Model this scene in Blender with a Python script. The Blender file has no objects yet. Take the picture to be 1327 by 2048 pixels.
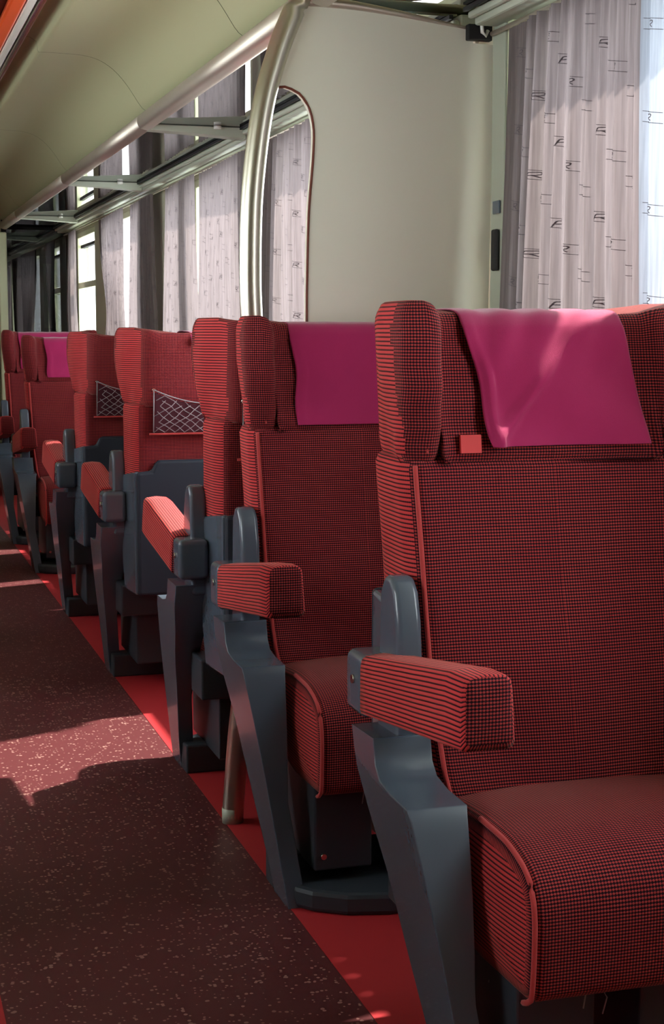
import bpy, bmesh, math, random
from mathutils import Vector, Matrix
from math import pi, sin, cos, tan, radians, hypot
random.seed(7)
S = bpy.context.scene
C = S.collection

# ------------------------------------------------------------------ camera
F_PX = 3077.0
TH, PS = radians(6.60), radians(17.11)
EYE = Vector((0, 0, 1.13))
cam = bpy.data.cameras.new('camera'); camo = bpy.data.objects.new('camera', cam); C.objects.link(camo)
cam.sensor_fit = 'VERTICAL'; cam.sensor_height = 36.0; cam.lens = 36.0 * F_PX / 2048
cam.clip_start = 0.02; cam.clip_end = 200
fw = Vector((sin(PS)*cos(TH), cos(PS)*cos(TH), -sin(TH)))
rt = Vector((cos(PS), -sin(PS), 0)); up = rt.cross(fw)
camo.matrix_world = Matrix((( rt.x, up.x, -fw.x, EYE.x), (rt.y, up.y, -fw.y, EYE.y), (rt.z, up.z, -fw.z, EYE.z), (0, 0, 0, 1)))
S.camera = camo

# ------------------------------------------------------------------ light
w = bpy.data.worlds.new('world'); S.world = w; w.use_nodes = True
bg = w.node_tree.nodes['Background']; bg.inputs[0].default_value = (0.93, 0.96, 1.0, 1); bg.inputs[1].default_value = 4.6
sd = bpy.data.lights.new('sun', 'SUN'); sd.energy = 7.5; sd.angle = radians(1.2); sd.color = (1.0, 0.88, 0.76)
so = bpy.data.objects.new('sun', sd); C.objects.link(so)
so.rotation_euler = Vector((-0.80, -0.26, -1.08)).to_track_quat('-Z', 'Y').to_euler()
so.location = (4, 5, 5)
S.view_settings.view_transform = 'Standard'; S.view_settings.look = 'None'
S.view_settings.gamma = 1; S.view_settings.use_curve_mapping = False
S.view_settings.exposure = 0.95

# ------------------------------------------------------------------ materials
def srgb(r, g, b):
    f = lambda c: ((c/255)/12.92 if c/255 <= .04045 else ((c/255+.055)/1.055)**2.4)
    return (f(r), f(g), f(b), 1)
def mat(name, col, rough=.5, metal=0, spec=.5, coat=0, sheen=0, bump=0, bscale=300, var=0, vscale=5):
    m = bpy.data.materials.new(name); m.use_nodes = True; n = m.node_tree; p = n.nodes['Principled BSDF']
    p.inputs['Base Color'].default_value = col; p.inputs['Roughness'].default_value = rough
    p.inputs['Metallic'].default_value = metal; p.inputs['Specular IOR Level'].default_value = spec
    p.inputs['Coat Weight'].default_value = coat; p.inputs['Sheen Weight'].default_value = sheen
    if bump or var:
        tc = n.nodes.new('ShaderNodeTexCoord')
    if bump:
        t = n.nodes.new('ShaderNodeTexNoise'); t.inputs['Scale'].default_value = bscale; n.links.new(tc.outputs['Object'], t.inputs['Vector'])
        b = n.nodes.new('ShaderNodeBump'); b.inputs['Strength'].default_value = bump; b.inputs['Distance'].default_value = .002
        n.links.new(t.outputs['Fac'], b.inputs['Height']); n.links.new(b.outputs['Normal'], p.inputs['Normal'])
    if var:
        t = n.nodes.new('ShaderNodeTexNoise'); t.inputs['Scale'].default_value = vscale; t.inputs['Detail'].default_value = 4
        n.links.new(tc.outputs['Object'], t.inputs['Vector'])
        mx = n.nodes.new('ShaderNodeMix'); mx.data_type = 'RGBA'
        mx.inputs[6].default_value = [c*(1-var) for c in col[:3]]+[1]; mx.inputs[7].default_value = [min(1, c*(1+var)) for c in col[:3]]+[1]
        n.links.new(t.outputs['Fac'], mx.inputs[0]); n.links.new(mx.outputs[2], p.inputs['Base Color'])
    return m
def mth(n, op, a, b=None, c=None):
    q = n.nodes.new('ShaderNodeMath'); q.operation = op
    for i, v in enumerate((a, b, c)):
        if v is None: continue
        if isinstance(v, (int, float)): q.inputs[i].default_value = v
        else: n.links.new(v, q.inputs[i])
    return q.outputs[0]
def weave(name, rib):
    m = bpy.data.materials.new(name); m.use_nodes = True; n = m.node_tree; p = n.nodes['Principled BSDF']
    uv = n.nodes.new('ShaderNodeUVMap'); uv.uv_map = 'UVMap'
    ns = n.nodes.new('ShaderNodeTexNoise'); ns.inputs['Scale'].default_value = 8; ns.inputs['Detail'].default_value = 2
    n.links.new(uv.outputs[0], ns.inputs['Vector'])
    sep = n.nodes.new('ShaderNodeSeparateXYZ'); n.links.new(uv.outputs[0], sep.inputs[0])
    wob = mth(n, 'MULTIPLY', mth(n, 'SUBTRACT', ns.outputs['Fac'], .5), 1.8 if rib else 2.2)
    pv = .0066 if rib else .0047
    cv = mth(n, 'COSINE', mth(n, 'ADD', mth(n, 'MULTIPLY', sep.outputs[1], 2*pi/pv), wob))
    cu = mth(n, 'COSINE', mth(n, 'ADD', mth(n, 'MULTIPLY', sep.outputs[0], 2*pi/.0047), wob))
    # rows of yarn: 0 in the gaps, 1 on the ribs
    if rib:
        h = mth(n, 'ADD', mth(n, 'MULTIPLY', cv, .46), mth(n, 'MULTIPLY', cu, .06)); h = mth(n, 'ADD', h, .62)
    else:
        a = mth(n, 'ADD', mth(n, 'MULTIPLY', cv, .5), .5); b = mth(n, 'ADD', mth(n, 'MULTIPLY', cu, .5), .5)
        h = mth(n, 'SUBTRACT', mth(n, 'ADD', mth(n, 'MULTIPLY', a, .75), mth(n, 'MULTIPLY', b, .6)), .12)
    hr = n.nodes.new('ShaderNodeMapRange'); hr.clamp = True; hr.interpolation_type = 'SMOOTHSTEP'
    hr.inputs[1].default_value = .22 if rib else .40; hr.inputs[2].default_value = .62 if rib else .92; n.links.new(h, hr.inputs[0])
    wn = n.nodes.new('ShaderNodeTexNoise'); wn.inputs['Scale'].default_value = 7; wn.inputs['Detail'].default_value = 3
    n.links.new(uv.outputs[0], wn.inputs['Vector'])
    mr = n.nodes.new('ShaderNodeMix'); mr.data_type = 'RGBA'
    mr.inputs[6].default_value = srgb(200, 52, 60) if rib else srgb(170, 50, 56); mr.inputs[7].default_value = srgb(216, 78, 76) if rib else srgb(192, 74, 70)
    n.links.new(wn.outputs['Fac'], mr.inputs[0])
    mx = n.nodes.new('ShaderNodeMix'); mx.data_type = 'RGBA'
    mx.inputs[6].default_value = srgb(34, 7, 22); n.links.new(mr.outputs[2], mx.inputs[7])
    n.links.new(hr.outputs[0], mx.inputs[0]); n.links.new(mx.outputs[2], p.inputs['Base Color'])
    p.inputs['Roughness'].default_value = .85; p.inputs['Specular IOR Level'].default_value = .2
    p.inputs['Sheen Weight'].default_value = .25; p.inputs['Sheen Roughness'].default_value = .4
    p.inputs['Sheen Tint'].default_value = (1, .55, .45, 1)
    b = n.nodes.new('ShaderNodeBump'); b.inputs['Strength'].default_value = .5; b.inputs['Distance'].default_value = .0015
    n.links.new(h, b.inputs['Height']); n.links.new(b.outputs['Normal'], p.inputs['Normal'])
    return m
CHECK = weave('red_check_weave', False)
RIB = weave('red_rib_weave', True)
PLASTIC = mat('grey_plastic', srgb(82, 93, 106), .26, coat=.3, var=.08, vscale=8, bump=.05, bscale=60)
SHELLM = mat('shaded_shell_plastic', srgb(36, 42, 54), .6, spec=.3)  # matte shell plastic darkened for the shade on rear faces
DARKPL = mat('dark_plastic', srgb(52, 60, 68), .45)
PIPE = mat('red_piping', srgb(196, 58, 58), .7, sheen=.2, bump=.5, bscale=900)
CLOTH = mat('magenta_cloth', srgb(178, 34, 96), .8, sheen=.4, spec=.2, bump=.25, bscale=1500, var=.08, vscale=14)
TAG = mat('red_tag', srgb(226, 70, 72), .7)
POCKETSHADE = mat('pocket_shade_paint', srgb(72, 20, 34), .9)  # dark tone for the shade inside the net pocket
NET = mat('net_cord', srgb(150, 140, 145), .6)
CHROME = mat('chrome', srgb(210, 205, 195), .22, metal=1)
STEEL = mat('brushed_steel', srgb(205, 200, 185), .3, metal=1)
RAILM = mat('satin_aluminium', srgb(196, 186, 172), .42, metal=.75)
CREAM = mat('cream_laminate', srgb(240, 239, 220), .38, var=.015, vscale=3)
CREAM2 = mat('cream_paint', srgb(216, 222, 186), .4)
CEIL = mat('ceiling_paint', srgb(172, 172, 134), .45, var=.03, vscale=2)
SEAM = mat('panel_gap', srgb(60, 62, 45), .7)
WALLM = mat('wall_laminate', srgb(196, 192, 168), .5)
BRACK = mat('grey_green_paint', srgb(176, 182, 164), .45)
DARK = mat('black_rubber', srgb(22, 22, 24), .6)
RUST = mat('red_brown_edge', srgb(120, 62, 45), .6)
MARO = mat('maroon_paint', srgb(84, 16, 22), .5)
ORANGE = mat('orange_reflection', srgb(235, 92, 40), .35)  # colour of a warm reflection in the light fitting
WHITE = mat('white_plastic', srgb(225, 225, 215), .35)
FRAYED = mat('frayed_thread', srgb(150, 160, 160), .9)

def glassmat(name, tint, r0=.04, rough=0.0):
    m = bpy.data.materials.new(name); m.use_nodes = True; n = m.node_tree
    n.nodes.remove(n.nodes['Principled BSDF']); out = n.nodes['Material Output']
    tr = n.nodes.new('ShaderNodeBsdfTransparent'); tr.inputs[0].default_value = tint
    gl = n.nodes.new('ShaderNodeBsdfGlossy'); gl.inputs['Roughness'].default_value = rough
    ge = n.nodes.new('ShaderNodeNewGeometry'); dt = n.nodes.new('ShaderNodeVectorMath'); dt.operation = 'DOT_PRODUCT'
    n.links.new(ge.outputs['Normal'], dt.inputs[0]); n.links.new(ge.outputs['Incoming'], dt.inputs[1])
    c = mth(n, 'SUBTRACT', 1.0, mth(n, 'ABSOLUTE', dt.outputs['Value']))
    f = mth(n, 'ADD', mth(n, 'MULTIPLY', mth(n, 'POWER', c, 5.0), 1-r0), r0)
    mx = n.nodes.new('ShaderNodeMixShader'); n.links.new(f, mx.inputs[0]); n.links.new(tr.outputs[0], mx.inputs[1]); n.links.new(gl.outputs[0], mx.inputs[2])
    n.links.new(mx.outputs[0], out.inputs[0]); return m
GLASS = glassmat('window_glass', (.96, .98, .98, 1))
RACKGLASS = glassmat('smoked_rack_glass', (.25, .28, .27, 1), .35)
DARKGLASS = glassmat('dark_partition_glass', (.3, .36, .36, 1), .10)

def curtainmat(name, col, tcol, mixf):
    m = bpy.data.materials.new(name); m.use_nodes = True; n = m.node_tree
    n.nodes.remove(n.nodes['Principled BSDF']); out = n.nodes['Material Output']
    d = n.nodes.new('ShaderNodeBsdfDiffuse'); t = n.nodes.new('ShaderNodeBsdfTranslucent')
    d.inputs[0].default_value = col; t.inputs[0].default_value = tcol
    tc = n.nodes.new('ShaderNodeTexCoord'); mp = n.nodes.new('ShaderNodeMapping'); mp.inputs['Scale'].default_value = (60, 60, 2)
    ns = n.nodes.new('ShaderNodeTexNoise'); ns.inputs['Scale'].default_value = 3; ns.inputs['Detail'].default_value = 3
    n.links.new(tc.outputs['Object'], mp.inputs[0]); n.links.new(mp.outputs[0], ns.inputs['Vector'])
    mr = n.nodes.new('ShaderNodeMapRange'); mr.inputs[1].default_value = .3; mr.inputs[2].default_value = .7; mr.inputs[3].default_value = .78; mr.inputs[4].default_value = 1.1
    n.links.new(ns.outputs['Fac'], mr.inputs[0])
    for s in (d, t):
        vm = n.nodes.new('ShaderNodeVectorMath'); vm.operation = 'SCALE'; vm.inputs[0].default_value = s.inputs[0].default_value[:3]
        n.links.new(mr.outputs[0], vm.inputs['Scale']); n.links.new(vm.outputs[0], s.inputs[0])
    mx = n.nodes.new('ShaderNodeMixShader'); mx.inputs[0].default_value = mixf
    n.links.new(d.outputs[0], mx.inputs[1]); n.links.new(t.outputs[0], mx.inputs[2]); n.links.new(mx.outputs[0], out.inputs[0]); return m
CURT = curtainmat('curtain_cloth', srgb(150, 138, 136), srgb(112, 103, 104), .55)
CURTMARK = curtainmat('curtain_print', srgb(124, 116, 120), srgb(94, 88, 92), .53)
HEM = curtainmat('curtain_hem', srgb(176, 178, 186), srgb(132, 138, 148), .55)

def floormat():
    m = bpy.data.materials.new('speckled_linoleum'); m.use_nodes = True; n = m.node_tree; p = n.nodes['Principled BSDF']
    tc = n.nodes.new('ShaderNodeTexCoord')
    v = n.nodes.new('ShaderNodeTexVoronoi'); v.inputs['Scale'].default_value = 110; v.inputs['Randomness'].default_value = 1
    n.links.new(tc.outputs['Object'], v.inputs['Vector'])
    ns = n.nodes.new('ShaderNodeTexNoise'); ns.inputs['Scale'].default_value = 40; n.links.new(tc.outputs['Object'], ns.inputs['Vector'])
    thr = mth(n, 'MULTIPLY', mth(n, 'SUBTRACT', ns.outputs['Fac'], .30), 1.3)
    chip = mth(n, 'LESS_THAN', v.outputs['Distance'], thr)
    sepc = n.nodes.new('ShaderNodeSeparateColor'); n.links.new(v.outputs['Color'], sepc.inputs[0])
    chip = mth(n, 'MULTIPLY', chip, mth(n, 'GREATER_THAN', sepc.outputs[0], .5))
    mx = n.nodes.new('ShaderNodeMix'); mx.data_type = 'RGBA'
    mx.inputs[6].default_value = srgb(88, 38, 42); mx.inputs[7].default_value = srgb(190, 150, 140)
    n.links.new(mth(n, 'MULTIPLY', chip, .55), mx.inputs[0]); n.links.new(mx.outputs[2], p.inputs['Base Color'])
    p.inputs['Roughness'].default_value = .5; p.inputs['Specular IOR Level'].default_value = .35
    return m
LINO = floormat()
REDFLOOR = mat('red_floor_covering', srgb(176, 38, 46), .55, var=.06, vscale=6)

# ------------------------------------------------------------------ mesh helpers
def obj(name, bm, mats, parent=None, smooth=False, loc=(0, 0, 0), bevel=0, seg=2):
    me = bpy.data.meshes.new(name); bm.normal_update()
    bm.to_mesh(me); bm.free()
    for m in (mats if isinstance(mats, (list, tuple)) else [mats]): me.materials.append(m)
    if smooth:
        for f in me.polygons: f.use_smooth = True
    o = bpy.data.objects.new(name, me); C.objects.link(o); o.location = loc
    if parent: o.parent = parent
    if bevel:
        b = o.modifiers.new('bevel', 'BEVEL'); b.width = bevel; b.segments = seg; b.limit_method = 'ANGLE'; b.angle_limit = radians(35)
        b.harden_normals = False
    if bevel and smooth:
        wn = o.modifiers.new('weighted_normal', 'WEIGHTED_NORMAL'); wn.keep_sharp = False
    return o
def thing(name, label, cat, loc=(0, 0, 0), rotz=0, group=None):
    o = bpy.data.objects.new(name, None); C.objects.link(o); o.location = loc; o.rotation_euler = (0, 0, rotz); o.empty_display_size = .1
    o['label'] = label; o['category'] = cat
    if group: o['group'] = group
    return o
def tag(o, label, cat, group=None):
    o['label'] = label; o['category'] = cat
    if group: o['group'] = group
    return o
def struct(o): o['kind'] = 'structure'; return o
def box(bm, x0, x1, y0, y1, z0, z1, mi=0):
    v = [bm.verts.new((x, y, z)) for x in (x0, x1) for y in (y0, y1) for z in (z0, z1)]
    for f in ((0, 1, 3, 2), (4, 6, 7, 5), (0, 4, 5, 1), (2, 3, 7, 6), (0, 2, 6, 4), (1, 5, 7, 3)):
        bm.faces.new([v[i] for i in f]).material_index = mi
def tube(bm, pts, r, n=10, mi=0, cap=True, sx=1.0):
    pts = [Vector(p) for p in pts]; rings = []
    for i, p in enumerate(pts):
        t = (pts[min(i+1, len(pts)-1)] - pts[max(i-1, 0)]).normalized()
        a = Vector((0, 0, 1)) if abs(t.z) < .9 else Vector((0, 1, 0))
        u = t.cross(a).normalized(); v = t.cross(u).normalized()
        rr = r[i] if isinstance(r, (list, tuple)) else r
        rings.append([bm.verts.new(p + u*rr*cos(2*pi*k/n)*sx + v*rr*sin(2*pi*k/n)) for k in range(n)])
    for a, b in zip(rings, rings[1:]):
        for k in range(n):
            f = bm.faces.new((a[k], a[(k+1) % n], b[(k+1) % n], b[k])); f.material_index = mi; f.smooth = True
    if cap:
        bm.faces.new(rings[0][::-1]).material_index = mi; bm.faces.new(rings[-1]).material_index = mi
def resample(pts, step, closed=True, spline=True):
    P = [Vector(p) for p in pts]; n = len(P); out = []
    rng = n if closed else n-1
    for i in range(rng):
        p0, p1, p2, p3 = (P[(i-1) % n], P[i], P[(i+1) % n], P[(i+2) % n])
        if not closed:
            p0 = P[max(i-1, 0)]; p3 = P[min(i+2, n-1)]
        k = max(1, int(round((p2-p1).length/step)))
        for j in range(k):
            t = j/k
            if spline:
                # centripetal-like safe Hermite with clamped tangents
                L = (p2-p1).length
                m1 = (p2-p0); m2 = (p3-p1)
                m1 = m1.normalized()*min(L, (p1-p0).length+1e-9) if m1.length > 1e-9 else m1
                m2 = m2.normalized()*min(L, (p3-p2).length+1e-9) if m2.length > 1e-9 else m2
                q = p1*(2*t**3-3*t**2+1)+m1*(t**3-2*t**2+t)+p2*(-2*t**3+3*t**2)+m2*(t**3-t**2)
            else: q = p1.lerp(p2, t)
            out.append(q)
    if not closed: out.append(P[-1].copy())
    return out
def loft(bm, rows, uvfun, matfun=None, cap0=True, cap1=True, capuv=None, capmat=0, dome=0.0, k=5):
    """rows: lists of closed rings of 3D points; caps are concentric rings, slightly domed"""
    uvl = bm.loops.layers.uv.get('UVMap') or bm.loops.layers.uv.new('UVMap')
    V = [[bm.verts.new(p) for p in r] for r in rows]; n = len(rows[0])
    for i in range(len(rows)-1):
        for j in range(n):
            j2 = (j+1) % n
            f = bm.faces.new((V[i][j], V[i][j2], V[i+1][j2], V[i+1][j])); f.smooth = True
            for l, (a, b) in zip(f.loops, ((i, j), (i, j+1), (i+1, j+1), (i+1, j))): l[uvl].uv = uvfun(a, b)
            if matfun: f.normal_update(); f.material_index = matfun(f)
    def cap(ring, pts, out, flip):
        c = sum((Vector(p) for p in pts), Vector())/n
        prev = ring
        for s in range(1, k+1):
            t = 1 - s/k
            if s == k:
                cv = bm.verts.new(c + out*dome)
                for j in range(n):
                    a, b = prev[j], prev[(j+1) % n]
                    f = bm.faces.new((b, a, cv) if flip else (a, b, cv)); f.smooth = True; f.material_index = capmat
                    for l in f.loops: l[uvl].uv = capuv(l.vert.co)
            else:
                cur = [bm.verts.new(c + (Vector(p)-c)*t + out*dome*(1-t*t)) for p in pts]
                for j in range(n):
                    j2 = (j+1) % n
                    q = (prev[j2], prev[j], cur[j], cur[j2]) if flip else (prev[j], prev[j2], cur[j2], cur[j])
                    f = bm.faces.new(q); f.smooth = True; f.material_index = capmat
                    for l in f.loops: l[uvl].uv = capuv(l.vert.co)
                prev = cur
    d = (sum((Vector(p) for p in rows[-1]), Vector())/n - sum((Vector(p) for p in rows[0]), Vector())/n).normalized()
    if cap0: cap(V[0], rows[0], -d, True)
    if cap1: cap(V[-1], rows[-1], d, False)
    bmesh.ops.recalc_face_normals(bm, faces=bm.faces)
def arclens(pts, closed=True):
    a = [0]
    for i in range(1, len(pts)+(1 if closed else 0)): a.append(a[-1] + (Vector(pts[i % len(pts)])-Vector(pts[i-1])).length)
    return a
def inset2(loop, d):
    n = len(loop); out = []
    area = sum(loop[i][0]*loop[(i+1) % n][1]-loop[(i+1) % n][0]*loop[i][1] for i in range(n))
    s = 1 if area > 0 else -1
    for i in range(n):
        t = (Vector(loop[(i+1) % n])-Vector(loop[i-1])).normalized()
        out.append(Vector((loop[i][0]-t.y*d*s, loop[i][1]+t.x*d*s)))
    return out
def interp(x, tab):
    if x <= tab[0][0]: return tab[0][1]
    for (a, va), (b, vb) in zip(tab, tab[1:]):
        if x <= b:
            t = (x-a)/(b-a); t = t*t*(3-2*t)*.5+t*.5; return va+(vb-va)*t
    return tab[-1][1]

# ------------------------------------------------------------------ the setting
XW = 1.45          # inner face of the right wall
XL = -1.40
Y0, Y1 = -1.6, 13.2
ZS, ZT = 0.84, 1.80
bm = bmesh.new(); box(bm, .20, .785, Y0, Y1, -.05, 0)
floor = struct(obj('floor', bm, LINO))
bm = bmesh.new(); box(bm, .785, XW+.1, Y0, Y1, -.05, 0.001); box(bm, XL-.1, .20, Y0, Y1, -.05, 0.001)
struct(obj('floor', bm, REDFLOOR))

WIN_R = [(1.1, 3.17), (3.6, 5.27), (5.72, 6.78), (6.84, 7.42), (7.88, 9.25), (9.72, 10.55)]
WIN_L = [(1.1, 3.1), (3.6, 5.3), (5.8, 7.0)]
def wall_with_windows(name, x0, x1, wins):
    bm = bmesh.new()
    box(bm, x0, x1, Y0, Y1, 0, ZS); box(bm, x0, x1, Y0, Y1, ZT, 2.25)
    y = Y0
    for a, b in wins:
        box(bm, x0, x1, y, a, ZS, ZT); y = b
    box(bm, x0, x1, y, Y1, ZS, ZT)
    return struct(obj(name, bm, WALLM))
wall_with_windows('wall_right', XW, XW+.07, WIN_R)
wall_with_windows('wall_left', XL-.07, XL, WIN_L)
bm = bmesh.new(); box(bm, XL-.07, XW+.07, Y0-.05, Y0, 0, 2.3); struct(obj('wall_front', bm, WALLM))
wi = 0
def window(a, b, x, s, vent=False):
    global wi; wi += 1
    bm = bmesh.new(); t = .035
    xa, xb = sorted((x, x+s*.075))
    for (y0, y1, z0, z1) in ((a, a+t, ZS, ZT), (b-t, b, ZS, ZT), (a+t, b-t, ZS, ZS+t), (a+t, b-t, ZT-t, ZT)): box(bm, xa-.0, xb, y0, y1, z0, z1)
    if vent: box(bm, xa, xb, a+t, b-t, 1.43, 1.47)
    fr = struct(obj('window_%d' % wi, bm, CREAM2, bevel=.004))
    bm = bmesh.new(); gx = x+s*.05; box(bm, gx-.003, gx+.003, a+t, b-t, ZS+t, (1.43 if vent else ZT-t)); obj('window_glass', bm, GLASS, fr)
    if vent:
        bm = bmesh.new(); box(bm, gx-.02, gx-.014, a+t+.01, b-t-.01, 1.48, 1.70); obj('vent_glass', bm, GLASS, fr)
        bm = bmesh.new(); box(bm, gx-.03, gx-.005, a+t+.005, b-t-.005, 1.70, 1.72); obj('vent_frame', bm, DARK, fr)
for a, b in WIN_R: window(a, b, XW, 1, vent=(a > 9.5))
for a, b in WIN_L: window(a, b, XL, -1)

# ceiling: vaulted profile in (x, z)
prof = [(XW, 1.885), (1.30, 1.895), (1.12, 1.90), (1.04, 1.905), (1.0, 1.925), (.965, 1.975), (.94, 2.01), (.90, 2.052), (.85, 2.083), (.79, 2.097), (.70, 2.10), (.64, 2.10)]
prof = [tuple(p) for p in resample([Vector((a, b)) for a, b in prof], .02, closed=False)]
XC = .49
right = prof + [(.637, 2.106), (.634, 2.135), (.61, 2.15)]
left = [(XC*2-x, z) for x, z in reversed(right)]
left = [(x, z) for x, z in left if x > -.1] + [(-.10, 1.90), (-.4, 1.89), (XL, 1.885)]
full = right + left
bm = bmesh.new()
for y0, y1 in ((Y0, 1.98), (1.984, 4.09), (4.094, 5.53), (5.534, 7.65), (7.654, 9.94), (9.944, Y1)):
    ra = [bm.verts.new((x, y0, z)) for x, z in full]; rb = [bm.verts.new((x, y1, z)) for x, z in full]
    for i in range(len(full)-1):
        f = bm.faces.new((ra[i], ra[i+1], rb[i+1], rb[i])); f.smooth = True
bm2 = bmesh.new()
ceil_o = struct(obj('ceiling', bm, CEIL))
for y in (1.982, 4.092, 5.532, 7.652, 9.942):
    ra = [bm2.verts.new((x, y-.006, z+.006)) for x, z in full]; rb = [bm2.verts.new((x, y+.006, z+.006)) for x, z in full]
    for i in range(len(full)-1): bm2.faces.new((ra[i], ra[i+1], rb[i+1], rb[i]))
obj('panel_gap', bm2, SEAM, ceil_o)
bm = bmesh.new(); box(bm, XL-.1, XW+.1, Y0, Y1, 2.27, 2.31); struct(obj('ceiling', bm, DARK))

# end wall beyond the glass screen
bm = bmesh.new(); box(bm, XL, XW, 12.6, 12.65, 0, 2.3); struct(obj('wall_back', bm, CEIL))
bm = bmesh.new()
for (x0, x1, z0, z1) in ((.3, 1.42, 2.015, 2.025), (.3, 1.42, 2.205, 2.215), (1.41, 1.42, 2.015, 2.215)): box(bm, x0, x1, 12.59, 12.6, z0, z1)
struct(obj('trim_1', bm, SEAM))

# ------------------------------------------------------------------ far glass screen
gs = thing('glass_screen', 'dark glass screen with cream post at the far end of the carriage', 'partition', (.98, 11.0, 0))
bm = bmesh.new(); box(bm, -.012, .045, -.025, .025, 0, 1.83); obj('post', bm, CREAM2, gs, bevel=.01, seg=3)
bm = bmesh.new(); box(bm, .045, .455, -.004, .004, .3, 1.85); obj('glass_pane', bm, DARKGLASS, gs)
bm = bmesh.new(); box(bm, .045, .46, .006, .03, 1.13, 1.17); obj('cross_bar', bm, DARKPL, gs)
bm = bmesh.new(); box(bm, .045, .46, .006, .03, 1.67, 1.80); obj('header', bm, MARO, gs)
bm = bmesh.new(); box(bm, .30, .355, .04, .06, .3, 1.62); obj('pale_reflection', bm, CREAM2, gs)  # pale strip standing in for a reflection in the glass
bm = bmesh.new(); box(bm, .02, .47, .10, .12, 0, 1.95); obj('backing', bm, DARK, gs)

# ------------------------------------------------------------------ luggage racks
def rack(y0, y1, joints, label, zf=1.868):
    t = thing('luggage_rack', label, 'luggage rack', (1.0, y0, zf))
    ys = [y0]+joints+[y1]
    for a, b in zip(ys, ys[1:]):
        a2, b2 = a-y0+.003, b-y0-.003
        sec = resample([Vector(p) for p in ((-.018, .026), (-.020, .005), (-.012, -.012), (.004, -.018), (.020, -.020), (.030, -.012), (.024, .002), (.010, .012), (.004, .026), (-.006, .034))], .004)
        rows = [[(p.x, yy, p.y) for p in sec] for yy in (a2, b2)]
        bm = bmesh.new(); loft(bm, rows, lambda i, j: (0, 0), capuv=lambda c: (0, 0), k=2); obj('front_rail', bm, RAILM, t)
        bm = bmesh.new(); box(bm, .0, .372, a2+.02, b2-.02, .000, .006); obj('glass_shelf', bm, RACKGLASS, t)
    bm = bmesh.new()
    box(bm, .372, .444, .003, y1-y0-.003, -.040, .003); box(bm, .355, .372, .003, y1-y0-.003, -.026, -.010)
    obj('rear_rail', bm, BRACK, t, bevel=.006)
    bm = bmesh.new(); box(bm, .345, .3545, .003, y1-y0-.003, -.010, -.001); obj('rubber_strip', bm, DARK, t)
    for j in joints:
        bm = bmesh.new(); y = j-y0
        v = []
        for x, zb, zt in ((.012, -.020, .0), (.15, -.026, .0), (.37, -.04, .0)):
            for yy in (y-.035, y+.035): v.append((bm.verts.new((x, yy, zb)), bm.verts.new((x, yy, zt-.001))))
        for i in (0, 2):
            a, b, c, d = v[i], v[i+1], v[i+2], v[i+3]
            bm.faces.new((a[0], c[0], c[1], a[1])); bm.faces.new((b[0], b[1], d[1], d[0])); bm.faces.new((a[0], b[0], d[0], c[0])); bm.faces.new((a[1], c[1], d[1], b[1]))
        bm.faces.new((v[0][0], v[0][1], v[1][1], v[1][0])); bm.faces.new((v[4][0], v[5][0], v[5][1], v[4][1]))
        bmesh.ops.recalc_face_normals(bm, faces=bm.faces)
        br = obj('bracket', bm, BRACK, t, bevel=.003)
        bm = bmesh.new(); tube(bm, [(.26, y-.05, -.012), (.26, y-.05, -.001)], .014, 14); obj('glass_clip', bm, WHITE, br)
    return t
rack(3.44, 10.98, [5.53, 7.65, 9.94], 'long glass luggage rack with metal rail above the seats behind the cream partition')
rack(-.8, 3.36, [1.6], 'luggage rack end with grey bracket above the curtain in front of the cream partition')

# ------------------------------------------------------------------ cream partition with curved pole
PY = 3.403
pt = thing('partition', 'cream partition panel with curved metal pole and teardrop opening between two seats', 'partition', (0, PY, 0))
def pp(x, z): return (x, 0, z)
pole = [(.803, 0.012), (.818, .20), (.846, .45), (.868, .75), (.868, .95), (.858, 1.12), (.853, 1.25), (.857, 1.42), (.872, 1.56), (.893, 1.67), (.925, 1.77), (.950, 1.83), (.972, 1.875), (.99, 1.91)]
poleS = resample([Vector(p) for p in pole], .02, closed=False)
bm = bmesh.new(); tube(bm, [(p.x, -.008, p.y) for p in poleS], .025, 20); obj('pole', bm, STEEL, pt)
bm = bmesh.new(); tube(bm, [(.803, -.008, .0), (.803, -.008, .035)], .025, 18); obj('pole_foot', bm, BRACK, pt)
inner = [(p.x+.022, p.y) for p in poleS if p.y > .9]
openc = [(.985, .9), (.985, 1.2), (.990, 1.40), (1.0, 1.52), (1.002, 1.585), (.992, 1.632), (.968, 1.665), (.935, 1.678), (.917, 1.676)]
openS = [(p.x, p.y) for p in resample([Vector(p) for p in openc], .015, closed=False)]
top = [(p.x, p.y) for p in resample([Vector(p) for p in ((.985, 1.862), (1.10, 1.858), (1.22, 1.846), (1.31, 1.834), (1.385, 1.825))], .02, closed=False)]
outline = [(1.428, .45), (1.431, 1.20), (1.440, 1.795), (1.385, 1.797)] + top[::-1] + [p for p in inner[::-1] if 1.69 < p[1] < 1.85 and p[0] < .98] + openS[::-1] + [(.985, .9), (.90, .88), (.90, .45)]
def slab(bm, out, y0, y1, mi=0):
    a = [bm.verts.new((x, y0, z)) for x, z in out]; b = [bm.verts.new((x, y1, z)) for x, z in out]
    n = len(out); f1 = bm.faces.new(a); f2 = bm.faces.new(b[::-1]); f1.material_index = f2.material_index = mi
    for i in range(n): bm.faces.new((a[i], b[i], b[(i+1) % n], a[(i+1) % n])).material_index = mi
    bmesh.ops.recalc_face_normals(bm, faces=bm.faces)
bm = bmesh.new(); slab(bm, outline, -.008, .014); obj('panel', bm, CREAM, pt)
bm = bmesh.new(); tube(bm, [(x, -.008, z) for x, z in openS], .003, 8); obj('opening_edge', bm, RUST, pt)
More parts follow.
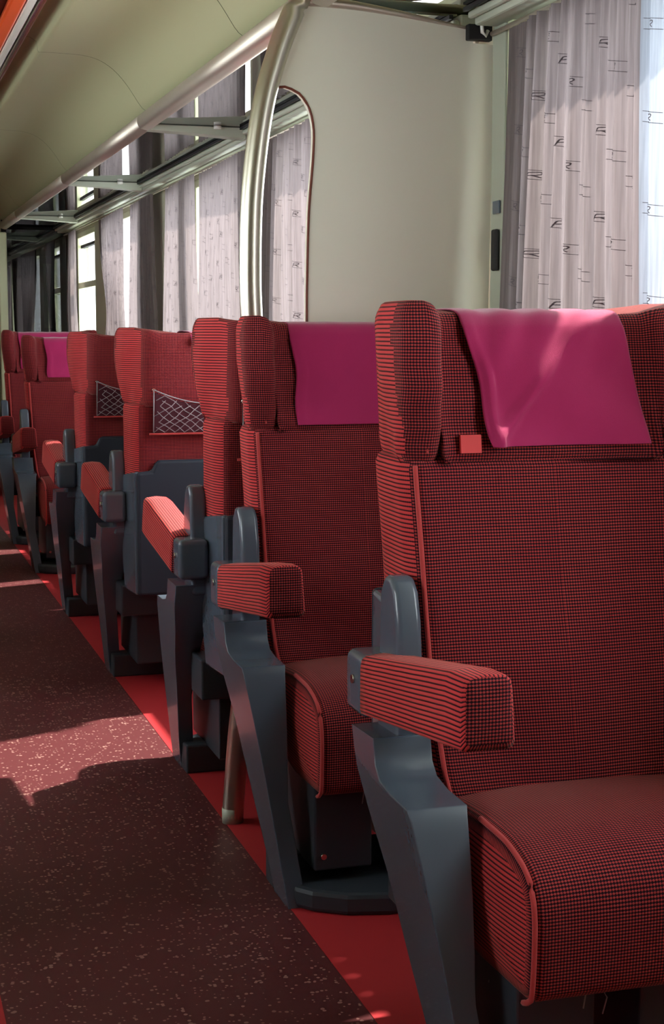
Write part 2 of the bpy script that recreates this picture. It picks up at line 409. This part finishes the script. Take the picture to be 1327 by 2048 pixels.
bm = bmesh.new(); tube(bm, [(.962, -.008, 1.872)]+[(x, -.008, z+.006-.003*i/len(top)) for i, (x, z) in enumerate(top)], [.014]+[.013-.011*i/len(top) for i in range(len(top))], 10); obj('top_frame', bm, RAILM, pt)
bm = bmesh.new(); box(bm, 1.365, 1.425, -.03, -.010, 1.80, 1.836); cl = obj('rail_socket', bm, DARK, pt, bevel=.003)
bm = bmesh.new(); tube(bm, [(1.392, -.04, 1.86), (1.394, -.042, 1.815), (1.402, -.044, 1.808), (1.408, -.042, 1.82)], .0045, 8); obj('hook', bm, WHITE, cl)
# wall post next to the partition
bm = bmesh.new(); box(bm, 1.425, XW, 3.30, 3.375, ZS, 1.84); struct(obj('trim_2', bm, BRACK, bevel=.004))
bm = bmesh.new(); box(bm, 1.428, XW, 3.265, 3.298, ZS, 1.85); struct(obj('trim_3', bm, CREAM2, bevel=.004))
bm = bmesh.new(); box(bm, 1.413, 1.4245, 3.315, 3.345, 1.275, 1.37); tag(obj('door_catch', bm, DARK, bevel=.005), 'black catch on the grey wall strip beside the cream partition', 'catch')
bm = bmesh.new(); box(bm, 1.419, 1.4245, 3.312, 3.35, 1.405, 1.435); tag(obj('wall_plate', bm, PLASTIC, bevel=.002), 'small grey plate on the wall strip above the black catch', 'plate')

# ------------------------------------------------------------------ curtain rail, curtains
bm = bmesh.new(); tube(bm, [(1.418, -1.3, 1.813), (1.418, 3.36, 1.813)], .006, 8); tag(obj('curtain_rail', bm, RAILM), 'metal curtain rail above the near window', 'curtain rail')
bm = bmesh.new(); tube(bm, [(1.418, 3.45, 1.813), (1.418, 10.95, 1.813)], .006, 8); tag(obj('curtain_rail', bm, RAILM), 'metal curtain rail under the long luggage rack', 'curtain rail')
RG = [[(0, 0), (.25, 1)], [(.25, 1), (.75, 1)], [(.75, 1), (.92, .88)], [(.92, .88), (.85, .58)], [(.85, .58), (.62, .48)], [(.62, .48), (.15, .48)], [(.45, .48), (.85, 0)]]
def curtain(ya, yb, label, amp=.012, wl=.045, zt=1.805, zb=.80, tie=None, marks=True, hem=None, seed=1, x0=1.405, flat=0.0, group=None, dy=.004):
    rnd = random.Random(seed); L = yb-ya
    ph = [rnd.uniform(0, 6.28) for _ in range(4)]
    wls = [wl*rnd.uniform(.85, 1.15), wl*1.7, wl*.62]
    def sur(s, z):
        y = ya+s
        g = 1.0
        if flat > 0: g = min(1, max(.08, (L-s-flat*.6)/(flat*.5))) if s > L-flat*1.1 else 1.0
        q = .55+.45*(1.815-z)
        fx = amp*g*(sin(2*pi*s/wls[0]+ph[0]+.7*sin(s*9+ph[3])) + .5*sin(2*pi*s/wls[1]+ph[1]+z*.6) + .22*sin(2*pi*s/wls[2]+ph[2]))*q
        fx -= .01*sin((z-1.3)*3+s*4)
        if tie:
            # gathered towards the tie side at height tie[1]
            c, zt_, k = tie; gsh = math.exp(-((z-zt_)/.30)**2)*k
            y = y+(c-y)*gsh; fx *= (1+gsh)
        return Vector((x0+fx, y, z))
    bm = bmesh.new(); ns = max(8, int(L/dy)); nz = 36
    V = [[bm.verts.new(sur(L*i/ns, zb+(zt-zb)*j/nz)) for j in range(nz+1)] for i in range(ns+1)]
    for i in range(ns):
        for j in range(nz):
            f = bm.faces.new((V[i][j], V[i+1][j], V[i+1][j+1], V[i][j+1])); f.smooth = True
            f.material_index = 2 if (hem and L*i/ns < hem) else 0
    if marks:
        def strip(p, q, wd):   # p, q in (s, z)
            k = max(1, int(hypot(q[0]-p[0], q[1]-p[1])/.004)); prev = None
            dx, dz = q[0]-p[0], q[1]-p[1]; ll = hypot(dx, dz); nx, nz_ = -dz/ll*wd/2, dx/ll*wd/2
            for i in range(k+1):
                t = i/k; s, z = p[0]+dx*t, p[1]+dz*t
                cur = [bm.verts.new(sur(s+nx*e, z+nz_*e)+Vector((-.0012, 0, 0))) for e in (-1, 1)]
                if prev: f = bm.faces.new((prev[0], cur[0], cur[1], prev[1])); f.material_index = 1
                prev = cur
        col = 0; s = .002
        while s < L-.06:
            z = zb+.05+(col % 3)*.055
            while z < zt-.03:
                a = .052; h = .019
                # letters face the carriage: text runs from +s to -s, so mirror in s
                for zz in (z, z+h): strip((s+a, zz+.007), (s, zz-.003), .0011)
                for p, q in RG:
                    strip((s+a*.62-p[0]*.018, z+.004+p[1]*(h-.007)), (s+a*.62-q[0]*.018, z+.004+q[1]*(h-.007)), .0018)
                z += .165
            s += .062; col += 1
    o = obj('curtain', bm, [CURT, CURTMARK, HEM]); tag(o, label, 'curtain', group)
    return o
curtain(2.535, 3.255, 'pale printed curtain drawn beside the cream partition above the nearest seat', amp=.020, wl=.038, hem=.055, flat=.12, seed=3)
curtain(1.72, 2.33, 'unseen plain curtain added to keep direct sun off the nearest seat', seed=4, marks=False, amp=.012, wl=.06)  # out of view, added to block sun on the nearest seat
curtain(4.70, 5.45, 'lilac grey curtain seen through the teardrop opening of the partition', amp=.014, wl=.07, seed=5)
curtain(5.62, 6.50, 'sunlit beige curtain directly left of the curved metal pole', amp=.008, wl=.06, seed=6)
curtain(6.53, 7.22, 'grey white curtain between the beige curtain and the dark window pillar', amp=.007, wl=.055, seed=7)
curtain(7.50, 8.24, 'beige curtain just beyond the dark window pillar', amp=.008, wl=.06, seed=8)
curtain(8.36, 9.30, 'brown shaded curtain gathered at its far edge next to the open vent window', amp=.01, wl=.06, seed=9, tie=(8.6, 1.2, .45))
curtain(10.2, 10.6, 'narrow violet curtain beside the dark glass screen', amp=.012, wl=.05, seed=10, marks=False, tie=(10.55, 1.25, .3))

# ------------------------------------------------------------------ seats
def build_seat():
    t = thing('train_seat', '', 'seat')
    # ---- backrest (everything on it is sheared back with the recline)
    LEAN = .15
    def lean_back(o):
        for v in o.data.vertices: v.co.y += LEAN*max(0, v.co.z-.45)
        for ch in o.children: lean_back(ch)
    half = [(0, -.125), (-.12, -.122), (-.19, -.126), (-.225, -.130), (-.243, -.118), (-.252, -.09), (-.251, -.04), (-.247, .02), (-.236, .060), (-.218, .078), (-.16, .080), (0, .078)]
    loop = half + [(-x, y) for x, y in reversed(half[1:-1])]
    base = resample([Vector(p) for p in loop], .009)
    al = arclens([(p.x, p.y, 0) for p in base]); rows = []; zs = []
    Z = [.375, .380, .392, .41] + [.43+.0275*i for i in range(19)] + [.937, .946]
    for z in Z:
        ins = interp(z, [(.375, .045), (.38, .03), (.392, .014), (.41, .004), (.43, 0), (.925, 0), (.937, .006), (.946, .02)])
        wx = interp(z, [(.375, .82), (.47, .90), (.60, .95), (.75, .965), (.95, .985)])
        lean = interp(z, [(.37, -.035), (.50, -.012), (.65, -.005), (.95, .0)])
        bulge = interp(z, [(.38, .0), (.5, -.018), (.62, -.02), (.78, -.004), (.95, .0)])
        r = inset2(base, ins)
        zz = z
        rows.append([(p.x*wx, p.y+lean+(bulge*max(0, 1-(p.x/.22)**2) if p.y < 0 else 0), zz) for p in r]); zs.append(z)
    bm = bmesh.new()
    loft(bm, rows, lambda i, j: (al[j], zs[i]), lambda f: 1 if abs(f.normal.x) > .75 else 0, capuv=lambda c: (c.x, c.y))
    back = obj('backrest', bm, [CHECK, RIB], t)
    for s in (-1, 1):
        bm = bmesh.new(); pts = []
        for z in [.43+.02*i for i in range(26)]:
            wx = interp(z, [(.375, .82), (.47, .90), (.60, .95), (.75, .965), (.95, .985)]); lean = interp(z, [(.37, -.035), (.50, -.012), (.65, -.005), (.95, .0)])
            pts.append((s*.236*wx, -.1275+lean, z))
        tube(bm, pts, .0042, 6); obj('piping', bm, PIPE, back)
    # ---- headrest with wings
    def hl(z):
        wf = interp(z, [(.93, -.128), (.96, -.138), (1.0, -.165), (1.06, -.195), (1.12, -.203), (1.18, -.200)])    # wing front
        wo = interp(z, [(.93, -.250), (.97, -.253), (1.03, -.261), (1.09, -.266), (1.18, -.264)])  # outer edge
        ri = interp(z, [(.93, -.128), (1.0, -.118), (1.18, -.112)])        # recess front
        h = [(0, ri), (-.08, ri), (-.15, ri-.001), (-.170, ri-.003), (-.188, ri-.012), (wo+.066, wf+.035), (wo+.060, wf+.010), (wo+.043, wf-.001), (wo+.026, wf+.002), (wo+.006, wf+.014), (wo, wf+.04), (wo+.004, -.08), (wo+.014, -.03), (-.231, .03), (-.214, .085), (-.187, .105), (-.12, .112), (0, .112)]
        return h
    tmpl = None; rows = []; zs = []
    Z = [.932, .936, .946, .96] + [.975+.0155*i for i in range(12)] + [1.160, 1.170, 1.177, 1.180]
    for z in Z:
        h = hl(z); lp = [Vector(p) for p in h + [(-x, y) for x, y in reversed(h[1:-1])]]
        # fixed number of samples per span so the rings match
        n = len(lp); r = []
        for i in range(n):
            p0, p1, p2, p3 = lp[i-1], lp[i], lp[(i+1) % n], lp[(i+2) % n]
            for j in range(5):
                q = j/5; r.append(.5*((2*p1)+(p2-p0)*q+(2*p0-5*p1+4*p2-p3)*q*q+(3*p1-p0-3*p2+p3)*q**3))
        ins = interp(z, [(.932, .012), (.936, .007), (.946, .002), (.96, 0), (1.148, 0), (1.160, .0015), (1.170, .005), (1.177, .009), (1.180, .014)])
        r = inset2(r, ins); rows.append([(p.x, p.y, z-.016*(1-min(1, max(0, (abs(p.x)-.17)/.06)))*max(0, (z-1.1)/.073)) for p in r]); zs.append(z)
    al = arclens(rows[12])
    bm = bmesh.new()
    loft(bm, rows, lambda i, j: (al[j], zs[i]), lambda f: 1 if abs(f.normal.x) > .8 and abs(f.calc_center_median().x) > .22 and f.calc_center_median().y > -.14 else 0, capuv=lambda c: (c.x, c.y), cap1=False, cap0=False)
    # caps: concave rings, filled flat
    uvl = bm.loops.layers.uv['UVMap']; bm.verts.ensure_lookup_table()
    nr = len(rows[0])
    for ring in (bm.verts[0:nr], bm.verts[len(bm.verts)-nr:len(bm.verts)]):
        f = bm.faces.new(list(ring)); 
        for l in f.loops: l[uvl].uv = (l.vert.co.x, l.vert.co.y)
        bmesh.ops.triangulate(bm, faces=[f])
    bmesh.ops.recalc_face_normals(bm, faces=bm.faces)
    head = obj('headrest', bm, [CHECK, RIB], t)
    for s in (-1, 1):
        bm = bmesh.new()
        tube(bm, [(s*(-hl(z)[8][0]-.012), hl(z)[8][1]+.0015, z) for z in [.95+.02*i for i in range(11)]], .0035, 6); obj('piping', bm, PIPE, head)
    bm = bmesh.new(); box(bm, -.158, -.124, -.1335, -.127, .948, .976); obj('fastening_tab', bm, TAG, head)
    # ---- cushion
    prf = [(-.09, .425), (-.16, .436), (-.27, .444), (-.36, .440), (-.42, .424), (-.452, .398), (-.463, .36), (-.462, .30), (-.455, .25), (-.43, .236), (-.33, .233), (-.25, .232), (-.19, .250), (-.125, .305), (-.09, .36)]
    base = resample([Vector(p) for p in prf], .01)
    al = arclens([(0, p.x, p.y) for p in base]); rows = []; xs = []
    for x, ins in ((-.212, .024), (-.210, .012), (-.205, .005), (-.196, 0)) + tuple((-.18+.03*i, 0) for i in range(13)) + ((.196, 0), (.205, .005), (.210, .012), (.212, .024)):
        r = inset2(base, ins); cr = .012*(1-(x/.21)**2)
        rows.append([(x, p.x, p.y+cr*max(0, min(1, (p.y-.36)/.07))) for p in r]); xs.append(x)
    bm = bmesh.new()
    loft(bm, rows, lambda i, j: (xs[i], al[j]), None, capuv=lambda c: (c.y, c.z), capmat=1, dome=.010, k=8)
    cu = obj('seat_cushion', bm, [CHECK, RIB], t)
    for s in (-1, 1):
        bm = bmesh.new(); e = resample([Vector(p) for p in prf[2:10]], .012, closed=False)
        tube(bm, [(s*.2085, p.x+(.004 if p.y < .4 else 0), p.y-.003) for p in e], .0042, 6); obj('piping', bm, PIPE, cu)
    for k in range(7):
        bm = bmesh.new(); x = -.2+.018*k+random.uniform(-.004, .004); y = -.30-.022*k
        y = max(y, -.44); tube(bm, [(x, y, .236), (x+.004, y-.002, .228), (x+random.uniform(-.006, .006), y, .236-random.uniform(.018, .032))], .0012, 5); obj('loose_thread', bm, FRAYED, cu)
    # ---- shell behind and beside the backrest
    bm = bmesh.new()
    def plate(pts, x0, x1):
        a = [bm.verts.new((x0, y, z)) for y, z in pts]; b = [bm.verts.new((x1, y, z)) for y, z in pts]; n = len(pts)
        bm.faces.new(a); bm.faces.new(b[::-1])
        for i in range(n): bm.faces.new((a[i], b[i], b[(i+1) % n], a[(i+1) % n]))
    fin = [(-.115, .50), (-.125, .62), (-.117, .70), (-.103, .745), (-.083, .766), (-.055, .766), (-.035, .74), (-.02, .50)]
    bm.free()
    for sg in (-1, 1):
        bm = bmesh.new(); plate(fin, sg*.282 if sg < 0 else .241, -.241 if sg < 0 else .282)
        bmesh.ops.recalc_face_normals(bm, faces=bm.faces)
        obj('shell_fin', bm, PLASTIC, t, smooth=True, bevel=.010, seg=4)
        bm = bmesh.new(); plate([(-.05, .42), (-.05, .69), (.06, .705), (.125, .712), (.125, .33), (-.02, .33)], min(sg*.252, sg*.234), max(sg*.252, sg*.234))
        for v in bm.verts:
            if v.co.y > .05: v.co.x -= sg*.012
        bmesh.ops.recalc_face_normals(bm, faces=bm.faces)
        obj('side_shell', bm, PLASTIC, t, bevel=.006, seg=2)
    bm = bmesh.new()
    out = [(-.236, .33), (-.236, .712), (-.19, .715), (-.178, .742), (-.165, .748), (.165, .748), (.178, .742), (.19, .715), (.236, .712), (.236, .33)]
    a = [bm.verts.new((x, .126, z)) for x, z in out]; b = [bm.verts.new((x, .146, z)) for x, z in out]; n = len(out)
    bm.faces.new(a); bm.faces.new(b[::-1])
    for i in range(n): bm.faces.new((a[i], b[i], b[(i+1) % n], a[(i+1) % n]))
    bmesh.ops.recalc_face_normals(bm, faces=bm.faces)
    obj('back_shell', bm, SHELLM, t, bevel=.01, seg=3)
    # ---- net pocket on the back
    bm = bmesh.new(); x0, x1, z0, z1 = -.19, .19, .852, .985; yb = .117
    sag = lambda x: z1-.045*(1-(x/.19)**2)*1.0
    tube(bm, [(x0+.38*i/16, yb+.012, sag(x0+.38*i/16)) for i in range(17)], .0022, 6)
    for k in range(-6, 19):
        for sgn in (1, -1):
            p = []; xx = x0+(.38*k/12)
            for q in range(9):
                z = z0+(z1-z0)*q/8; x = xx+sgn*(z-z0)*1.35+.004*sin(q*2+k)
                if x < x0 or x > x1 or z > sag(x): continue
                p.append((x, yb+.006+.008*sin(q*1.3+k), z))
            if len(p) > 1: tube(bm, p, .0012, 5)
    tube(bm, [(x0, yb+.004, z0), (x0-.002, yb+.01, z1)], .0018, 5); tube(bm, [(x1, yb+.004, z0), (x1+.002, yb+.01, z1)], .0018, 5)
    npk = obj('net_pocket', bm, NET, t)
    bm = bmesh.new(); xs_ = [x0+.006+(x1-x0-.012)*i/12 for i in range(13)]  # dark sheet that paints the shade behind the net
    lo = [(bm.verts.new((x, .108, z0)), bm.verts.new((x, .113, z0))) for x in xs_]; hi = [(bm.verts.new((x, .108, sag(x)-.006)), bm.verts.new((x, .113, sag(x)-.006))) for x in xs_]
    for i in range(12):
        for a_, b_ in ((0, 1), (1, 0)): bm.faces.new((lo[i][a_], lo[i+1][a_], hi[i+1][a_], hi[i][a_]))
        bm.faces.new((hi[i][0], hi[i][1], hi[i+1][1], hi[i+1][0])); bm.faces.new((lo[i][0], lo[i+1][0], lo[i+1][1], lo[i][1]))
    bmesh.ops.recalc_face_normals(bm, faces=bm.faces)
    obj('pocket_shade', bm, POCKETSHADE, npk)
    for s in (-1, 1):
        bm = bmesh.new(); tube(bm, [(s*.19, .108, z1), (s*.19, .124, z1)], .006, 10); obj('net_stud', bm, CHROME, npk)
    # ---- back seam band
    bm = bmesh.new(); tube(bm, [(-.20+.04*i, .110, .846) for i in range(11)], .004, 6); bp = obj('back_piping', bm, PIPE, t)
    for o in (back, head, npk, bp): lean_back(o)
    # ---- armrests, side supports
    ac = [(-1.0, .10), (-.99, .80), (-.93, .92), (-.75, .98), (0, 1.01), (.75, .98), (.93, .92), (1.0, .80), (1.12, .10), (1.04, .03), (.80, 0), (-.80, 0), (-.96, .03)]
    ARM = []
    for q in range(len(ac)):
        p, p2 = ac[q], ac[(q+1) % len(ac)]; k = max(1, int(hypot((p2[0]-p[0])*.037, (p2[1]-p[1])*.1)/.008))
        ARM += [(p[0]+(p2[0]-p[0])*e/k, p[1]+(p2[1]-p[1])*e/k) for e in range(k)]
    for s in (-1, 1):
        rows = []; Ys = []
        for i in range(15):
            q = i/14; y = -.472+.412*q
            zt = .704-.060*q; zb = .600-.050*q; wdt = .037
            ins = 0.012 if i == 0 else (.004 if i == 1 else 0)
            cx = s*.284
            if i == 1: y = -.466
            sc = (.84, .96)[i] if i < 2 else 1
            zc = (zt+zb)/2
            rr = [Vector((cx+a_*wdt*sc, zc+(zb+(zt-zb)*b_-zc)*(sc+.04*(1-sc)))) for a_, b_ in ARM]; rows.append([(p.x, y, p.y) for p in rr]); Ys.append(y)
        al = arclens(rows[5]); bm = bmesh.new()
        m = min(len(r) for r in rows); rows = [r[:m] for r in rows]
        loft(bm, rows, lambda i, j: (Ys[i], al[min(j, len(al)-1)]), lambda f: 1 if f.normal.x*f.calc_center_median().x > 0 or abs(f.normal.x) > .6 or f.normal.z > .3 else 0, capuv=lambda c: (c.x, c.z), k=4, dome=.003)
        ar = obj('armrest', bm, [CHECK, RIB], t)
        bm = bmesh.new(); box(bm, s*.284-.037, s*.284+.037, -.064, .016, .544, .642); cp = obj('armrest_cap', bm, PLASTIC, ar, smooth=True, bevel=.014, seg=4)
        bm = bmesh.new(); tube(bm, [(s*.321, -.028, .60), (s*.3245, -.028, .60)], .007, 12); obj('screw', bm, CHROME, cp)
        # support: profile in (y, z), outer face drifts inward towards the floor
        rear = [(-.02, .527), (-.03, .50), (-.055, .45), (-.085, .40), (-.135, .33), (-.175, .25), (-.220, .16), (-.262, .08), (-.29, 0)]
        front = [(-.125, .530), (-.135, .492), (-.155, .474), (-.20, .466), (-.272, .464), (-.285, .45), (-.305, .40), (-.330, .33), (-.352, .25), (-.370, .16), (-.385, .08), (-.40, 0)]
        ring = resample([Vector(p) for p in front], .022, closed=False, spline=False) + resample([Vector(p) for p in reversed(rear)], .022, closed=False)
        def ox(z): return .322-.062*max(0, min(1, (.47-z)/.47))
        def th(z): return .092 if z > .46 else .088-.05*max(0, min(1, (.46-z)/.25))
        bm = bmesh.new()
        A = [bm.verts.new((s*ox(p.y), p.x, p.y)) for p in ring]; B = [bm.verts.new((s*(ox(p.y)-th(p.y)), p.x, p.y)) for p in ring]
        n = len(ring)
        for i in range(n): bm.faces.new((A[i], B[i], B[(i+1) % n], A[(i+1) % n]))
        # bridge the two long edges so the sides are strips and not one big face
        def side(Vs):
            i, j = 0, n-1
            while i+1 < j:
                if Vs[i+1].co.z > Vs[j-1].co.z or j-1 <= i+1 and i+1 < j:
                    bm.faces.new((Vs[i], Vs[i+1], Vs[j])); i += 1
                else:
                    bm.faces.new((Vs[i], Vs[j-1], Vs[j])); j -= 1
        side(A); side(B)
        bmesh.ops.recalc_face_normals(bm, faces=bm.faces)
        obj('side_support', bm, PLASTIC, t, smooth=True, bevel=.0075, seg=3)
    # ---- pedestal
    for x0, x1 in ((-.205, -.085), (-.015, .205)):
        bm = bmesh.new(); box(bm, x0, x1, -.395, -.08, .07, .245); pd = obj('pedestal', bm, DARKPL, t, bevel=.004)
        bm = bmesh.new(); tube(bm, [((x0+.018), -.395, .10), ((x0+.018), -.401, .10)], .006, 10); obj('bolt', bm, CHROME, pd)
    bm = bmesh.new(); o2 = [(-.25, -.39), (-.22, -.43), (-.16, -.47), (-.08, -.49)]
    o2 = o2+[(-x, y) for x, y in reversed(o2)]+[(.25, -.30), (-.25, -.30)]
    a = [bm.verts.new((x, y, .0)) for x, y in o2]; b = [bm.verts.new((x, y, .045)) for x, y in o2]; n = len(o2)
    bm.faces.new(a[::-1]); bm.faces.new(b)
    for i in range(n): bm.faces.new((a[i], a[(i+1) % n], b[(i+1) % n], b[i]))
    obj('base_bar', bm, DARKPL, t, bevel=.01, seg=2)
    bm = bmesh.new(); box(bm, -.26, .26, -.30, -.22, .0, .075); box(bm, -.262, .262, -.14, -.02, .24, .34); obj('frame', bm, DARKPL, t, bevel=.005)
    return t
seat0 = build_seat()
def dup(root):
    def rec(o, par):
        c = o.copy(); C.objects.link(c)
        if par is not None: c.parent = par
        for ch in o.children: rec(ch, c)
        return c
    return rec(root, None)
SX = 1.04
SEATS = [  # pivot y, faces camera, label
    (2.25, True, 'nearest red checked seat with a crumpled magenta headrest cloth and worn armrest'),
    (3.225, True, 'second red seat facing the camera, just in front of the cream partition'),
    (3.59, False, 'red seat turned away directly behind the curved pole, only its side and armrest showing'),
    (4.77, False, 'red seat turned away with a bright stringy net pocket and grey back shell'),
    (5.91, False, 'darker red seat turned away whose net pocket sits left of the brighter net pocket'),
    (7.72, True, 'shaded red seat facing the camera at the far left with cloth edge showing'),
    (8.78, True, 'farthest red seat facing the camera, cut by the left edge of the photo'),
]
roots = []
for i, (py, fc, lab) in enumerate(SEATS):
    r = seat0 if i == 0 else dup(seat0)
    roots.append(r)
for r, (py, fc, lab) in zip(roots, SEATS):
    r.location = (SX, py, 0); r.rotation_euler = (0, 0, 0 if fc else pi)
    r['label'] = lab; r['category'] = 'seat'; r['group'] = 'single red train seats along the window side'
BACKSCALE = [1, .985, .985, .962, .948, .930, .965]
KY = [1, .8, .8, 1, 1, 1, 1]
def shrink(o, k, ky): o.scale = (1, ky, k); o.location = (0, -.1*(1-ky), .4*(1-k))
for r, k, ky in zip(roots, BACKSCALE, KY):
    for ch in r.children:
        if ch.name.split('.')[0] in ('backrest', 'headrest', 'net_pocket', 'back_piping'): shrink(ch, k, ky)
roots[0].name = 'train_seat'

for r in roots[1:]:
    for ch in r.children:
        for g in list(ch.children):
            if g.name.startswith('fastening_tab'): bpy.data.objects.remove(g)
# unseen seats across the aisle, added to block low light from the left
for py in (1.2, 2.25, 3.25, 4.6, 5.6, 6.9):
    for x in ((-.215, -.90) if py > 2 else (-.30, -.98)):
        r = dup(seat0); r.location = (x, py, 0); r.rotation_euler = (0, 0, 0 if py < 5 else pi)
        r['label'] = 'red checked seat across the aisle, beyond the left edge of the photo'; r['category'] = 'seat'; r['group'] = 'red train seats across the aisle'

# ------------------------------------------------------------------ headrest cloths
def cloth(py, fc, xa, xb, lb, lab, wrinkle=1.0, seed=1, skew=.03, zb=.957, backlen=.05):
    # profile over the top of the headrest: (y, z) from front hem to back hem, local frame
    f = [(-.124, zb), (-.122, 1.02), (-.120, 1.08), (-.117, 1.12), (-.112, 1.145), (-.098, 1.158), (-.07, 1.1625), (0, 1.1635), (.07, 1.162), (.100, 1.157), (.116, 1.14), (.119, 1.12), (.120, 1.16-backlen)]
    pr = resample([Vector(p) for p in f], .006, closed=False); n = len(pr)
    ky = dict(zip([q[0] for q in SEATS], KY))[py]
    kz = dict(zip([q[0] for q in SEATS], BACKSCALE))[py]
    bm = bmesh.new(); nx = 64; rnd = random.Random(seed); ph = [rnd.uniform(0, 6.28) for _ in range(5)]
    V = []
    for i in range(nx+1):
        row = []; q = i/nx
        for j, p in enumerate(pr):
            hz = max(0, min(1, (1.16-p.y)/.2))
            x = xa+(xb-xa)*q + skew*hz
            nrm = Vector((0, -1, 0)) if p.x < -.11 else (Vector((0, 1, 0)) if p.x > .115 else Vector((0, -.3, 1)))
            d = .0035
            if p.x < 0:
                topf = math.exp(-((p.y-1.13)/.055)**2)
                d += wrinkle*(.0016*topf*(1+sin(x*95+(1.16-p.y)*40+ph[0])) + (.004 if wrinkle > 1 else .0022)*hz*(1+sin(x*24+p.y*38+ph[1])) + .0055*math.exp(-(((x+.10)-(p.y-.96)*.85)/.011)**2)*min(1, hz*1.5) + .006*hz*math.exp(-((q-.06)/.03)**2))
            v = Vector((x, p.x, p.y))+nrm*d
            if p.x < 0 and q < .1: v.x -= 0.004*sin(p.y*40)
            v.y += .15*(v.z-.45); v.y = -.1+(v.y+.1)*ky; v.z = .4+(v.z-.4)*kz
            row.append(bm.verts.new(v))
        V.append(row)
    for i in range(nx):
        for j in range(n-1):
            ff = bm.faces.new((V[i][j], V[i+1][j], V[i+1][j+1], V[i][j+1])); ff.smooth = True
    o = obj('headrest_cloth', bm, CLOTH); o.location = (SX, py, 0); o.rotation_euler = (0, 0, 0 if fc else pi)
    m = o.modifiers.new('thick', 'SOLIDIFY'); m.thickness = .0012; m.offset = 1
    tag(o, lab, 'headrest cloth', 'magenta cloths over the headrests'); return o
cloth(2.25, True, -.142, .130, 0, 'crumpled magenta cloth draped over the headrest of the nearest seat', 1.5, 1, .034)
cloth(3.225, True, -.15, .13, 0, 'smooth magenta cloth on the second seat in front of the cream partition', .25, 2, .008, zb=.945)
cloth(3.59, False, -.15, .16, 0, 'dark magenta cloth edge on the seat behind the teardrop opening', .5, 3, 0, backlen=.045)
cloth(4.77, False, -.15, .08, 0, 'sliver of magenta cloth on top of the seat with the bright net pocket', .5, 4, 0, backlen=.012)
cloth(7.72, True, -.15, .15, 0, 'dark magenta cloth on the shaded far left seat', .5, 5, .01)
cloth(8.78, True, -.17, .17, 0, 'magenta cloth on the farthest seat at the left', .5, 6, .01)

# ------------------------------------------------------------------ ceiling light over the aisle
cl = thing('ceiling_light', 'long ceiling light channel with painted orange reflection over the aisle', 'light', (XC, 0, 2.10))
bm = bmesh.new(); box(bm, -.10, .10, 1.0, 12.0, .03, .06); obj('housing', bm, RUST, cl, bevel=.006)
bm = bmesh.new(); box(bm, -.02, .028, 1.2, 11.8, .004, .03); obj('orange_reflection', bm, ORANGE, cl, bevel=.008)  # warm reflection painted as a solid orange strip
bm = bmesh.new(); box(bm, .03, .055, 1.2, 11.8, .0, .03); obj('white_diffuser', bm, WHITE, cl, bevel=.006)
bm = bmesh.new(); box(bm, .06, .068, 1.0, 12.0, -.004, .03); box(bm, -.068, -.06, 1.0, 12.0, -.004, .03); obj('metal_edge', bm, CHROME, cl)
